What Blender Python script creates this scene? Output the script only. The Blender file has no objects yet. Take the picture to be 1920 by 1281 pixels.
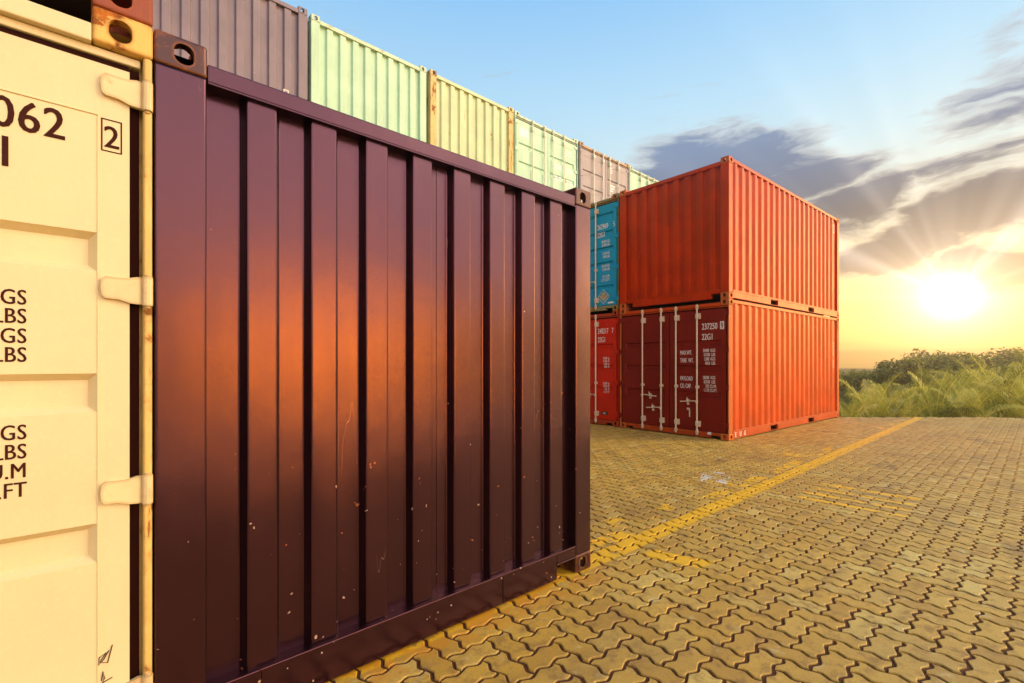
import bpy, bmesh, math, random
import numpy as np
from mathutils import Vector, Matrix
random.seed(7)
rng = np.random.default_rng(11)
S = bpy.context.scene
COL = S.collection
W, L, H = 2.438, 6.058, 2.591
R = math.radians

# ------------------------------------------------------------------ node helpers
class NT:
    def __init__(s, tree):
        s.t = tree; s.n = tree.nodes; s.l = tree.links
    def new(s, kind, **kw):
        n = s.n.new(kind)
        for k, v in kw.items(): setattr(n, k, v)
        return n
    def put(s, sock, v):
        if isinstance(v, bpy.types.NodeSocket): s.l.new(v, sock)
        elif isinstance(v, (tuple, list)):
            sock.default_value = tuple(v) if len(v) == len(sock.default_value) else tuple(v) + (1.0,)
        else: sock.default_value = v
    def m(s, op, a, b=0.0, c=0.0, clamp=False):
        n = s.new('ShaderNodeMath', operation=op, use_clamp=clamp)
        s.put(n.inputs[0], a); s.put(n.inputs[1], b); s.put(n.inputs[2], c)
        return n.outputs[0]
    def vm(s, op, a, b=(0, 0, 0), out=0):
        n = s.new('ShaderNodeVectorMath', operation=op)
        s.put(n.inputs[0], a); s.put(n.inputs[1], b)
        return n.outputs[out]
    def dot(s, a, b): return s.vm('DOT_PRODUCT', a, b, 'Value')
    def mix(s, f, a, b, blend='MIX'):
        n = s.new('ShaderNodeMix', data_type='RGBA', blend_type=blend)
        n.clamp_factor = True
        s.put(n.inputs[0], f); s.put(n.inputs[6], a); s.put(n.inputs[7], b)
        return n.outputs[2]
    def step(s, v, lo, hi):
        n = s.new('ShaderNodeMapRange', interpolation_type='SMOOTHSTEP')
        s.put(n.inputs[0], v); n.inputs[1].default_value = lo; n.inputs[2].default_value = hi
        n.inputs[3].default_value = 0; n.inputs[4].default_value = 1
        return n.outputs[0]
    def lin(s, v, a, b, c, d):
        n = s.new('ShaderNodeMapRange')
        s.put(n.inputs[0], v)
        for i, x in enumerate((a, b, c, d)): n.inputs[i + 1].default_value = x
        return n.outputs[0]
    def noise(s, vec, scale, detail=4, rough=.55, dist=0.0, out=0):
        n = s.new('ShaderNodeTexNoise')
        s.put(n.inputs['Vector'], vec); n.inputs['Scale'].default_value = scale
        n.inputs['Detail'].default_value = detail; n.inputs['Roughness'].default_value = rough
        n.inputs['Distortion'].default_value = dist
        return n.outputs[out]
    def voro(s, vec, scale, feature='F1', out='Distance'):
        n = s.new('ShaderNodeTexVoronoi', feature=feature)
        s.put(n.inputs['Vector'], vec); n.inputs['Scale'].default_value = scale
        return n.outputs[out]
    def ramp(s, f, stops):
        n = s.new('ShaderNodeValToRGB'); s.put(n.inputs[0], f)
        cr = n.color_ramp
        while len(cr.elements) < len(stops): cr.elements.new(.5)
        for e, (p, c) in zip(cr.elements, stops):
            e.position = p; e.color = tuple(c) + (1,)
        return n.outputs[0]
    def xyz(s, v):
        n = s.new('ShaderNodeSeparateXYZ'); s.put(n.inputs[0], v)
        return n.outputs
    def comb(s, x, y, z):
        n = s.new('ShaderNodeCombineXYZ'); s.put(n.inputs[0], x); s.put(n.inputs[1], y); s.put(n.inputs[2], z)
        return n.outputs[0]

def new_mat(name):
    m = bpy.data.materials.new(name); m.use_nodes = True
    nt = NT(m.node_tree)
    bs = next(n for n in nt.n if n.type == 'BSDF_PRINCIPLED')
    return m, nt, bs

def paint(name, base, rust=.12, rough=.45, ior=1.5, tint=None, rustcol=(.42, .15, .025), low=0.0, wave=.25, fade=.12, chips=.0, chipcol=(.6, .5, .4), streaks=.12, edge=0.0, rvar=.12):
    """painted steel: fading, vertical rain streaks, rust blooms, chips, gentle dents"""
    m, nt, bs = new_mat(name)
    tc = nt.new('ShaderNodeTexCoord'); oi = nt.new('ShaderNodeObjectInfo')
    ob = tc.outputs['Object']
    off = nt.m('MULTIPLY', oi.outputs['Random'], 37.0)
    co = nt.vm('ADD', ob, nt.comb(off, off, 0.0))
    big = nt.noise(co, 1.7, 5, .6)
    st = nt.noise(nt.vm('MULTIPLY', co, (14, 14, .7)), 1.0, 5, .6)
    fine = nt.noise(co, 55, 3, .6)
    dark = tuple(c * .72 for c in base); lite = tuple(min(1, c * 1.18 + .012) for c in base)
    c = nt.mix(nt.step(big, .3, .7), tuple(a * (1 - fade) for a in base), tuple(min(1, a * (1 + fade)) for a in base))
    c = nt.mix(nt.m('MULTIPLY', nt.step(st, .52, .75), streaks * 3), c, dark)
    c = nt.mix(nt.m('MULTIPLY', nt.step(fine, .5, .75), .25), c, lite)
    rn = nt.noise(co, 5.5, 12, .68, .4)
    rn2 = nt.noise(nt.vm('MULTIPLY', co, (9, 9, 1.6)), 1.0, 9, .65)
    both = nt.m('MAXIMUM', rn, nt.m('MULTIPLY', rn2, .97))
    t = .80 - rust * .42
    rm = nt.step(both, t, t + .05)
    rc = nt.mix(nt.step(nt.noise(co, 24, 6, .7), .35, .7), tuple(a * .35 for a in rustcol), rustcol)
    halo = nt.m('MULTIPLY', nt.step(both, t - .07, t + .02), .45)
    c = nt.mix(halo, c, tuple(.55 * a + .45 * b for a, b in zip(base, rustcol)))
    c = nt.mix(rm, c, rc)
    mask = rm
    if edge > 0:
        bv = nt.new('ShaderNodeBevel', samples=4); bv.inputs['Radius'].default_value = .016
        dif = nt.m('SUBTRACT', 1.0, nt.dot(bv.outputs[0], nt.new('ShaderNodeNewGeometry').outputs['True Normal']))
        em_ = nt.m('MULTIPLY', nt.step(nt.m('ADD', dif, nt.m('MULTIPLY', nt.m('SUBTRACT', rn, .5), .5)), .02, .09), edge)
        c = nt.mix(em_, c, rc); mask = nt.m('MAXIMUM', mask, em_)
    z = nt.xyz(ob)[2]
    if chips > 0:
        d = nt.voro(nt.vm('ADD', co, nt.vm('MULTIPLY', nt.noise(co, 30, 3, .5, 0, 1), (.03, .03, .03))), 26, 'F1')
        rnd = nt.xyz(nt.voro(co, 26, 'F1', 'Color'))
        dens = nt.m('ADD', nt.m('MULTIPLY', nt.step(z, 1.3, .15), .55 * chips), .05 * chips)
        keep = nt.m('LESS_THAN', rnd[0], dens)
        rad = nt.m('ADD', .035, nt.m('MULTIPLY', nt.m('POWER', rnd[1], 4), .17))
        ch = nt.m('MULTIPLY', nt.m('LESS_THAN', d, rad), keep)
        cc = nt.mix(nt.m('GREATER_THAN', rnd[2], .42), rustcol, chipcol)
        c = nt.mix(nt.m('MULTIPLY', ch, .85), c, cc)
        # hairline scratches: thin level sets of a stretched noise, only where a sparse mask allows
        sc = nt.noise(nt.vm('MULTIPLY', co, (9, 9, .8)), 1.0, 2, .5, .6)
        ln = nt.m('LESS_THAN', nt.m('ABSOLUTE', nt.m('SUBTRACT', sc, .5)), .0016)
        wh = nt.step(nt.noise(co, 2.3, 2, .5), .64, .70)
        c = nt.mix(nt.m('MULTIPLY', nt.m('MULTIPLY', ln, wh), .25), c, chipcol)
        mask = nt.m('MAXIMUM', mask, ch)
    if low > 0:
        lm = nt.m('MULTIPLY', nt.step(nt.m('ADD', z, nt.m('MULTIPLY', nt.m('SUBTRACT', big, .5), .9)), .55, .0), low)
        c = nt.mix(lm, c, (.16, .09, .035))
    nt.put(bs.inputs['Base Color'], c)
    rr = nt.m('ADD', rough - .05, nt.m('MULTIPLY', nt.m('MULTIPLY', st, big), rvar * 2.0))
    nt.put(bs.inputs['Roughness'], nt.m('ADD', rr, nt.m('MULTIPLY', mask, .4), 0, True))
    bs.inputs['IOR'].default_value = ior
    if tint: bs.inputs['Specular Tint'].default_value = tuple(tint) + (1,)
    bp = nt.new('ShaderNodeBump'); bp.inputs['Strength'].default_value = wave; bp.inputs['Distance'].default_value = .03
    h = nt.m('ADD', nt.noise(co, 2.6, 2, .5), nt.m('MULTIPLY', mask, -.05))
    nt.put(bp.inputs['Height'], h)
    b2 = nt.new('ShaderNodeBump'); b2.inputs['Strength'].default_value = .12; b2.inputs['Distance'].default_value = .002
    nt.put(b2.inputs['Height'], nt.noise(co, 160, 2, .5)); nt.put(b2.inputs['Normal'], bp.outputs[0])
    nt.put(bs.inputs['Normal'], b2.outputs[0])
    return m

def plain(name, base, rough=.5, metal=0.0, vary=.2):
    m, nt, bs = new_mat(name)
    ob = nt.new('ShaderNodeTexCoord').outputs['Object']
    n = nt.noise(ob, 18, 6, .65)
    c = nt.mix(n, tuple(a * (1 - vary) for a in base), tuple(min(1, a * (1 + vary)) for a in base))
    nt.put(bs.inputs['Base Color'], c); bs.inputs['Roughness'].default_value = rough; bs.inputs['Metallic'].default_value = metal
    return m

# ------------------------------------------------------------------ mesh helpers
class MB:
    def __init__(s): s.v = []; s.f = []
    def quad(s, a, b, c, d):
        i = len(s.v); s.v += [a, b, c, d]; s.f.append((i, i + 1, i + 2, i + 3))
    def poly(s, pts):
        i = len(s.v); s.v += list(pts); s.f.append(tuple(range(i, i + len(pts))))
    def box(s, x0, x1, y0, y1, z0, z1, bev=0.0, seg=2):
        bm = bmesh.new(); bmesh.ops.create_cube(bm, size=1)
        for v in bm.verts:
            v.co = Vector((x0 + (v.co.x + .5) * (x1 - x0), y0 + (v.co.y + .5) * (y1 - y0), z0 + (v.co.z + .5) * (z1 - z0)))
        if bev: bmesh.ops.bevel(bm, geom=bm.edges[:], offset=bev, segments=seg, profile=.5, affect='EDGES')
        s.add_bm(bm); bm.free()
    def add_bm(s, bm):
        bm.verts.index_update(); o = len(s.v)
        s.v += [tuple(v.co) for v in bm.verts]
        s.f += [tuple(v.index + o for v in f.verts) for f in bm.faces]
    def prism(s, pts, fn0, fn1):
        """closed outline pts (2-D) swept from fn0(p) to fn1(p), capped"""
        n = len(pts); o = len(s.v)
        s.v += [fn0(p) for p in pts] + [fn1(p) for p in pts]
        for i in range(n):
            j = (i + 1) % n; s.f.append((o + i, o + j, o + n + j, o + n + i))
        s.f.append(tuple(o + i for i in reversed(range(n)))); s.f.append(tuple(o + n + i for i in range(n)))
    def tube(s, pts, rad, n=10, cap=True):
        pts = [Vector(p) for p in pts]; rr = rad if isinstance(rad, (list, tuple)) else [rad] * len(pts)
        o = len(s.v); prev = None
        for i, p in enumerate(pts):
            d = (pts[min(i + 1, len(pts) - 1)] - pts[max(i - 1, 0)]).normalized()
            if prev is None:
                a = d.orthogonal().normalized()
            else:
                a = (prev - d * prev.dot(d)).normalized()
            prev = a; b = d.cross(a)
            for k in range(n):
                t = 2 * math.pi * k / n
                s.v.append(tuple(p + (a * math.cos(t) + b * math.sin(t)) * rr[i]))
        for i in range(len(pts) - 1):
            for k in range(n):
                k2 = (k + 1) % n
                s.f.append((o + i * n + k, o + i * n + k2, o + (i + 1) * n + k2, o + (i + 1) * n + k))
        if cap:
            s.f.append(tuple(o + k for k in reversed(range(n))))
            s.f.append(tuple(o + (len(pts) - 1) * n + k for k in range(n)))
    def mesh(s, name, smooth=False):
        me = bpy.data.meshes.new(name); me.from_pydata(s.v, [], s.f); me.update()
        if smooth: me.polygons.foreach_set('use_smooth', [True] * len(me.polygons))
        return me

CACHE = {}
def cached(key, build, smooth=False):
    if key not in CACHE:
        mb = MB(); build(mb)
        me = mb.mesh(key[0] if isinstance(key, tuple) else key, smooth); me.materials.append(None)
        CACHE[key] = me
    return CACHE[key]
def put(name, me, mat, parent=None):
    o = bpy.data.objects.new(name, me); COL.objects.link(o)
    if len(me.materials) == 0: me.materials.append(None)
    o.material_slots[0].link = 'OBJECT'; o.material_slots[0].material = mat
    if parent is not None: o.parent = parent
    return o
def empty(name, loc, rz, label, cat, group=None):
    o = bpy.data.objects.new(name, None); COL.objects.link(o)
    o.location = loc; o.rotation_euler = (0, 0, rz); o.empty_display_size = .3
    o['label'] = label; o['category'] = cat
    if group: o['group'] = group
    return o
def tag(o, label=None, cat=None, group=None, kind=None):
    for k, v in (('label', label), ('category', cat), ('group', group), ('kind', kind)):
        if v: o[k] = v
    return o

def fillet(pl, r=.007, n=3):
    out = [pl[0]]
    for a, b, c in zip(pl, pl[1:], pl[2:]):
        A, B, C = Vector(a), Vector(b), Vector(c)
        u = (A - B); v = (C - B); q = min(r, u.length * .45, v.length * .45)
        p0 = B + u.normalized() * q; p1 = B + v.normalized() * q
        for i in range(n + 1):
            t = i / n
            out.append(tuple(p0 * (1 - t) ** 2 + B * 2 * t * (1 - t) + p1 * t * t))
    out.append(pl[-1]); return out

def rrect(cx, cy, w, h, r, n=6):
    pts = []
    for sx, sy, a0 in ((1, 1, 0), (-1, 1, 90), (-1, -1, 180), (1, -1, 270)):
        for i in range(n + 1):
            a = R(a0 + 90 * i / n)
            pts.append((cx + sx * (w / 2 - r) + r * math.cos(a), cy + sy * (h / 2 - r) + r * math.sin(a)))
    return pts

# ------------------------------------------------------------------ container geometry
def casting_base():
    """hollow corner casting with its end, side and top holes; corner at the origin, body in +x +y, hole face down -z flipped by caller"""
    cx, cy, cz = .162, .178, .118
    def mk(fn):
        mb = MB(); fn(mb); me = mb.mesh('tmp')
        bm = bmesh.new(); bm.from_mesh(me); bmesh.ops.recalc_face_normals(bm, faces=bm.faces[:]); bm.to_mesh(me); bm.free()
        o = bpy.data.objects.new('tmp', me); COL.objects.link(o); return o
    body = mk(lambda mb: mb.box(0, cx, 0, cy, 0, cz, .011, 3))
    cuts = [mk(lambda mb: mb.box(.026, cx - .010, .026, cy - .010, .014, cz - .027)),
            mk(lambda mb: mb.prism(rrect(.089, .058, .062, .074, .028), lambda p: (p[0], -.05, p[1]), lambda p: (p[0], .05, p[1]))),
            mk(lambda mb: mb.prism(rrect(.096, .058, .078, .064, .028), lambda p: (-.05, p[0], p[1]), lambda p: (.05, p[0], p[1]))),
            mk(lambda mb: mb.prism(rrect(.089, .100, .064, .122, .030), lambda p: (p[0], p[1], .05), lambda p: (p[0], p[1], .2)))]
    for c in cuts:
        md = body.modifiers.new('b', 'BOOLEAN'); md.operation = 'DIFFERENCE'; md.solver = 'EXACT'; md.object = c
    dg = bpy.context.evaluated_depsgraph_get(); dg.update()
    me = bpy.data.meshes.new_from_object(body.evaluated_get(dg))
    v = [tuple(p.co) for p in me.vertices]; f = [tuple(p.vertices) for p in me.polygons]
    for o in [body] + cuts: bpy.data.objects.remove(o)
    return v, f
CAST = casting_base()
def casting(sx, sy, sz):
    def b(mb):
        v, f = CAST
        flip = sx ^ sy ^ (not sz)
        mb.v = [((W - x) if sx else x, (L - y) if sy else y, (H - .118 + z) if sz else (.118 - z)) for x, y, z in v]
        mb.f = [tuple(reversed(q)) if flip else q for q in f]
    return cached(('corner_casting', sx, sy, sz), b)

def end_profile(y0):
    """blind end: 110 mm crests, 104 mm valleys, 18 mm flanks, 46 mm deep"""
    rec = y0 + .0456
    pl = [(.150, rec)]
    for k in range(8):
        a = .301 + .25 * k
        pl += [(a - .018, rec), (a, y0), (a + .110, y0), (a + .128, rec)]
    pl.append((W - .150, rec)); return fillet(pl, .006, 3)
def end_wall(back):
    def b(mb):
        pl = end_profile(.022)
        for a, c in zip(pl, pl[1:]):
            f = (lambda p, z: (W - p[0], L - p[1], z)) if back else (lambda p, z: (p[0], p[1], z))
            mb.quad(f(a, .10), f(c, .10), f(c, H - .10), f(a, H - .10))
        for xw in (.163, 1.204 + .012, W - .166):        # vertical weld seams
            y = .0665 if xw != 1.216 else .0665
            p = [(xw, y - .0015), (xw + .006, y - .0015)]
            f = (lambda p, z: (W - p[0], L - p[1], z)) if back else (lambda p, z: (p[0], p[1], z))
            mb.quad(f(p[0], .19), f(p[1], .19), f(p[1], H - .135), f(p[0], H - .135))
    return cached(('end_wall', back), b)
def side_wall(sx):
    def b(mb):
        y = .140; pl = [(y, .046)]
        y = .205
        while y + .278 < L - .16:
            pl += [(y, .046), (y + .068, .010), (y + .140, .010), (y + .208, .046)]; y += .278
        pl.append((L - .14, .046)); pl = fillet(pl, .008, 2)
        for a, c in zip(pl, pl[1:]):
            if sx: mb.quad((W - a[1], a[0], .12), (W - c[1], c[0], .12), (W - c[1], c[0], H - .03), (W - a[1], a[0], H - .03))
            else: mb.quad((c[1], c[0], .12), (a[1], a[0], .12), (a[1], a[0], H - .03), (c[1], c[0], H - .03))
    return cached(('side_wall', sx), b)
def side_bottom_rail(sx):
    def b(mb):
        x0, x1 = (W - .052, W - .003) if sx else (.003, .052)
        yc = L / 2; pk = [(yc - 1.22, yc - .86), (yc + .86, yc + 1.22)]
        mb.box(x0, x1, .17, L - .17, .132, .172, .004)
        e = [.17, pk[0][0], pk[0][1], pk[1][0], pk[1][1], L - .17]
        for i in (0, 2, 4): mb.box(x0, x1, e[i], e[i + 1], .018, .131, .004)
        for a, c in pk: mb.box(x0, x1, a + .001, c - .001, .018, .028, .002)
    return cached(('bottom_rail', 'side', sx), b)
def front_sill(back):
    def b(mb):
        y0, y1 = (L - .088, L - .002) if back else (.002, .088)
        mb.box(.346, W - .346, y0, y1, .016, .186, .005)
        mb.box(.163, .3455, y0, y1, .116, .186, .004); mb.box(W - .3455, W - .163, y0, y1, .116, .186, .004)
        yl = L - .012 if back else -.004
        mb.box(.340, W - .340, min(yl, yl + .016), max(yl, yl + .016), .176, .190, .004)
        mb.box(.163, .352, min(yl, yl + .016), max(yl, yl + .016), .108, .118, .003)
        mb.box(W - .352, W - .163, min(yl, yl + .016), max(yl, yl + .016), .108, .118, .003)
        mb.box(1.629, 1.637, y0 - (.0 if back else .004), y1 + (.004 if back else 0), .02, .18, .001)
    return cached(('bottom_rail', 'end', back), b)
def front_header(back):
    def b(mb):
        y0, y1 = (L - .075, L - .006) if back else (.006, .075)
        mb.box(.163, W - .163, y0, y1, H - .128, H - .060, .005)
        mb.box(.163, W - .163, (y0 if back else y0 - .004), (y1 + .004 if back else y1), H - .136, H - .1275, .002)
    return cached(('top_rail', 'end', back), b)
def side_top_rail(sx):
    return cached(('top_rail', 'side', sx), lambda mb: mb.box(W - .062 if sx else .004, W - .004 if sx else .062, .179, L - .179, H - .078, H - .014, .006))
def post(sx, sy):
    def b(mb):
        x0, x1 = (W - .160, W - .002) if sx else (.002, .160)
        y0, y1 = (L - .150, L - .003) if sy else (.003, .150)
        mb.box(x0, x1, y0, y1, .117, H - .117, .009, 3)
    return cached(('corner_post', sx, sy), b)
def door_post(sx):
    """door end: a slim J bar on the outer edge and the post set back behind it"""
    def b(mb):
        mb.box(W - .027 if sx else .002, W - .002 if sx else .027, .004, .060, .117, H - .117, .008, 3)
        mb.box(W - .150 if sx else .003, W - .003 if sx else .150, .061, .150, .117, H - .117, .004)
    return cached(('corner_post', 'door', sx), b)
def roof():
    def b(mb):
        pl = [(.08, H - .03)]; y = .2
        while y < L - .3:
            pl += [(y, H - .03), (y + .03, H - .012), (y + .12, H - .012), (y + .15, H - .03)]; y += .21
        pl.append((L - .08, H - .03))
        for a, c in zip(pl, pl[1:]): mb.quad((.05, a[0], a[1]), (W - .05, a[0], a[1]), (W - .05, c[0], c[1]), (.05, c[0], c[1]))
    return cached('roof', b)
def floor_deck(): return cached('floor_deck', lambda mb: mb.box(.053, W - .053, .09, L - .09, .135, .165))
def door_header():
    def b(mb):
        mb.box(.163, W - .163, .004, .09, H - .122, H - .062, .005)
        mb.box(.033, W - .033, .030, .09, H - .150, H - .1225, .004)
    return cached(('top_rail', 'door'), b)
def door_sill():
    def b(mb):
        mb.box(.163, W - .163, .004, .09, .062, .118, .005)
        mb.box(.350, W - .350, .006, .09, .018, .061, .004)
    return cached(('bottom_rail', 'door'), b)
DZ0, DZ1, DY = .130, H - .178, .022
def door_panel(right, bands):
    def b(mb):
        x0, x1 = (W / 2 + .008, W - .064) if right else (.064, W / 2 - .008)
        xa, xb = (x0 + .085, x1 - .085)
        d = .030; s = .022
        y = DY
        def Q(a, b_, c, e): mb.quad(a, b_, c, e)
        def flat(xl, xr, zl, zh, yy=y): Q((xl, yy, zl), (xr, yy, zl), (xr, yy, zh), (xl, yy, zh))
        zs = DZ0
        for zb, zt in bands:
            flat(x0, x1, zs, zb)
            flat(x0, xa, zb, zt); flat(xb, x1, zb, zt)
            Q((xa, y, zb), (xb, y, zb), (xb - s, y + d, zb + s), (xa + s, y + d, zb + s))
            Q((xa + s, y + d, zt - s), (xb - s, y + d, zt - s), (xb, y, zt), (xa, y, zt))
            Q((xa, y, zb), (xa + s, y + d, zb + s), (xa + s, y + d, zt - s), (xa, y, zt))
            Q((xb - s, y + d, zb + s), (xb, y, zb), (xb, y, zt), (xb - s, y + d, zt - s))
            flat(xa + s, xb - s, zb + s, zt - s, y + d)
            zs = zt
        flat(x0, x1, zs, DZ1)
        e = .05
        Q((x0, y, DZ0), (x0, y, DZ1), (x0, y + e, DZ1), (x0, y + e, DZ0))
        Q((x1, y, DZ1), (x1, y, DZ0), (x1, y + e, DZ0), (x1, y + e, DZ1))
        Q((x0, y, DZ1), (x1, y, DZ1), (x1, y + e, DZ1), (x0, y + e, DZ1))
        Q((x1, y, DZ0), (x0, y, DZ0), (x0, y + e, DZ0), (x1, y + e, DZ0))
        # welded edge of the pressed panel: a thin raised bead
        for xx in (xa - .004, xb):
            mb.box(xx, xx + .004, y - .003, y + .002, DZ0 + .05, 2.235, .001, 1)
        mb.box(xa - .004, xb + .004, y - .004, y + .002, 2.236, 2.242, .0015, 1)
    return cached(('door', right, tuple(bands)), b)
def gasket(right):
    def b(mb):
        x0, x1 = (W / 2 + .008, W - .064) if right else (.064, W / 2 - .008)
        o = x1 if right else x0; q = .028
        mb.box(min(o, o + (q if right else -q)), max(o, o + (q if right else -q)), .040, .0605, DZ0 - .010, DZ1 + .02, .004)
        mb.box(x0, x1, .040, .064, DZ1 + .001, DZ1 + .026, .003)
        mb.box(x0, x1, .040, .064, DZ0 - .012, DZ0 - .001, .002)
        c = W / 2; mb.box(c + (-.001 if right else -.007), c + (.007 if right else -.002), .034, .06, DZ0, DZ1, .001, 1)
    return cached(('gasket', right), b)
def hinge(right, z):
    def b(mb):
        # shaped strap: wide at the knuckle, waisted, rounded tip
        pts = [(.046, .040), (.020, .042), (-.010, .034), (-.040, .034), (-.064, .036), (-.074, .028), (-.078, 0), (-.074, -.030), (-.064, -.038), (-.030, -.040), (0, -.050), (.020, -.052), (.046, -.052)]
        o = W - .064 if right else .064
        s = 1 if right else -1
        f0 = lambda p: (o + s * p[0], DY - .014, z + p[1]); f1 = lambda p: (o + s * p[0], DY + .004, z + p[1])
        if right: mb.prism(list(reversed(pts)), f1, f0)
        else: mb.prism(pts, f1, f0)
        kx = W - .0155 if right else .0155
        mb.tube([(kx, .006, z - .056), (kx, .006, z + .044)], .0155, 12)
        mb.tube([(kx, .006, z - .064), (kx, .006, z + .052)], .009, 8)
    return cached(('hinge', right, round(z, 3)), b)
def locking_bar(x, right):
    def b(mb):
        y = DY - .045
        mb.tube([(x, y, .075), (x, y, H - .075)], .0165, 10)
        for z in (.10, H - .115):                      # cam and keeper at each end
            mb.box(x - .024, x + .024, y - .020, .004, z - .030, z + .030, .006)
            mb.box(x - .018, x + .030, y - .028, y - .012, z - .012, z + .014, .004)
            mb.tube([(x, y, z - .05), (x, y, z + .05)], .021, 10)
        for z in (.255, H - .29):                      # bearing brackets bolted on the door
            mb.box(x - .022, x + .062, y - .006, DY, z - .055, z + .055, .006)
            mb.box(x - .026, x + .026, y - .022, y + .01, z - .045, z + .045, .008)
            for dz in (-.035, .035): mb.tube([(x + .045, y - .012, z + dz), (x + .045, y, z + dz)], .008, 6)
        mb.box(x - .026, x + .030, y - .020, DY, .93, .985, .006)
    return cached(('locking_bar', round(x, 3)), b)
def handle(x, z, s):
    def b(mb):
        y = DY - .050
        mb.tube([(x, y - .005, z - .03), (x, y - .005, z + .03)], .024, 10)
        pts = [(x, y - .02, z + .012), (x + s * .10, y - .022, z + .012), (x + s * .22, y - .016, z - .002), (x + s * .34, y - .006, z - .010)]
        mb.tube(pts, [.012, .011, .010, .013], 8)
        hx = x + s * .19
        mb.box(hx - .016, hx + .016, y - .035, DY, z - .012, z + .040, .006)     # catch
        mb.tube([(hx, y - .02, z + .03), (hx - s * .01, y - .03, z + .075)], .010, 8)
        mb.box(hx - .012, hx + .014, y - .012, DY, z - .07, z - .02, .005)
    return cached(('handle', round(x, 3), round(z, 3), s), b)

def text_mesh(txt, size, sx=1.0, bold=.0, align='LEFT', space=1.0):
    key = ('text', txt, size, sx, bold, align, space)
    if key in CACHE: return CACHE[key]
    cu = bpy.data.curves.new('t', 'FONT'); cu.body = txt; cu.size = size; cu.align_x = align
    cu.offset = bold * size; cu.extrude = 0; cu.resolution_u = 3; cu.space_character = space
    o = bpy.data.objects.new('t', cu); COL.objects.link(o)
    dg = bpy.context.evaluated_depsgraph_get(); dg.update()
    me = bpy.data.meshes.new_from_object(o.evaluated_get(dg))
    bpy.data.objects.remove(o)
    v = [(p.co.x * sx, 0.0, p.co.y) for p in me.vertices]; f = [tuple(p.vertices) for p in me.polygons]
    CACHE[key] = (v, f); return v, f
def marking(parent, items, mat, y, side=False, name='marking'):
    """items: (text, x, z, size, xscale, align); stencilled lettering 1.5 mm proud of the panel"""
    for it in items:
        mb = MB()
        txt, x, z, size, sx, al = it[:6]
        v, f = text_mesh(txt, size, sx, .0, al, it[6] if len(it) > 6 else 1.0)
        o = len(mb.v)
        mb.v += [((x + a, y, z + c) if not side else (y, x + a, z + c)) for a, _, c in v]
        mb.f += [tuple(i + o for i in q) for q in f]
        for e_ in (-1, 1):                             # heavier strokes
            o = len(mb.v); dx_ = e_ * .013 * size; dy_ = .0002 * (2 + e_)
            mb.v += [((x + a + dx_, y - dy_, z + c) if not side else (y + dy_, x + a + dx_, z + c)) for a, _, c in v]
            mb.f += [tuple(i + o for i in q) for q in f]
        put(name, mb.mesh('marking'), mat, parent)
def frame_marks(parent, rects, mat, y, t=.006, name='marking'):
    mb = MB()
    for x0, x1, z0, z1 in rects:
        o_ = [(x0, y, z0), (x1, y, z0), (x1, y, z1), (x0, y, z1)]
        mb.v = o_ + [(x0 + t, y, z0 + t), (x1 - t, y, z0 + t), (x1 - t, y, z1 - t), (x0 + t, y, z1 - t)]
        mb.f = [(i, (i + 1) % 4, 4 + (i + 1) % 4, 4 + i) for i in range(4)]
    return put(name, mb.mesh('marking'), mat, parent)
def bars_mark(parent, rects, mat, y, name='marking'):
    for x0, x1, z0, z1 in rects:
        mb = MB(); mb.quad((x0, y, z0), (x1, y, z0), (x1, y, z1), (x0, y, z1)); put(name, mb.mesh('marking'), mat, parent)

DEFBANDS = ((.745, .875), (1.245, 1.375), (1.715, 1.845))
def container(label, loc, rz, front, mats, group=None, bands=DEFBANDS, back_doors=True):
    """front 'end' = corrugated blind end, 'doors' = door end, at local y = 0"""
    body, cast_m, gask, bar_m = mats['body'], mats.get('cast', mats['body']), mats.get('gasket'), mats.get('bar')
    postm = mats.get('post', body); rail_m = mats.get('rail', body)
    c = empty('shipping_container', loc, rz, label, 'shipping container', group)
    for sx in (0, 1):
        for sy in (0, 1):
            for sz in (0, 1): put('corner_casting', casting(sx, sy, sz), cast_m, c)
    for sx in (0, 1):
        if front == 'doors': put('corner_post', door_post(sx), postm, c)
        else: put('corner_post', post(sx, 0), postm, c)
        put('corner_post', post(sx, 1), postm, c)
        put('side_wall', side_wall(sx), body, c); put('bottom_rail', side_bottom_rail(sx), rail_m, c); put('top_rail', side_top_rail(sx), rail_m, c)
    put('roof', roof(), body, c); put('floor', floor_deck(), mats.get('under', body), c)
    put('end_wall', end_wall(1), body, c); put('bottom_rail', front_sill(1), rail_m, c); put('top_rail', front_header(1), rail_m, c)
    doors = []
    if front == 'end':
        put('end_wall', end_wall(0), body, c); put('bottom_rail', front_sill(0), rail_m, c); put('top_rail', front_header(0), rail_m, c)
    else:
        put('top_rail', door_header(), rail_m, c); put('bottom_rail', door_sill(), rail_m, c)
        for right in (0, 1):
            d = put('door', door_panel(right, bands), mats.get('door', body), c); doors.append(d)
            put('gasket', gasket(right), gask, d)
            for z in mats.get('hinges', (.275, .975, 1.665, 2.345)): put('hinge', hinge(right, z), mats.get('hinge', mats.get('door', body)), d)
            xs = (1.385, 1.83) if right else (.608, 1.053)
            for x in xs: put('locking_bar', locking_bar(x, right), bar_m, d)
            hz = ((1.83, .675, -1), ) if right else ((.608, .745, 1), (1.053, .50, -1))
            for x, z, s_ in hz: put('handle', handle(x, z, s_), bar_m, d)
    return c, doors

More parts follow.
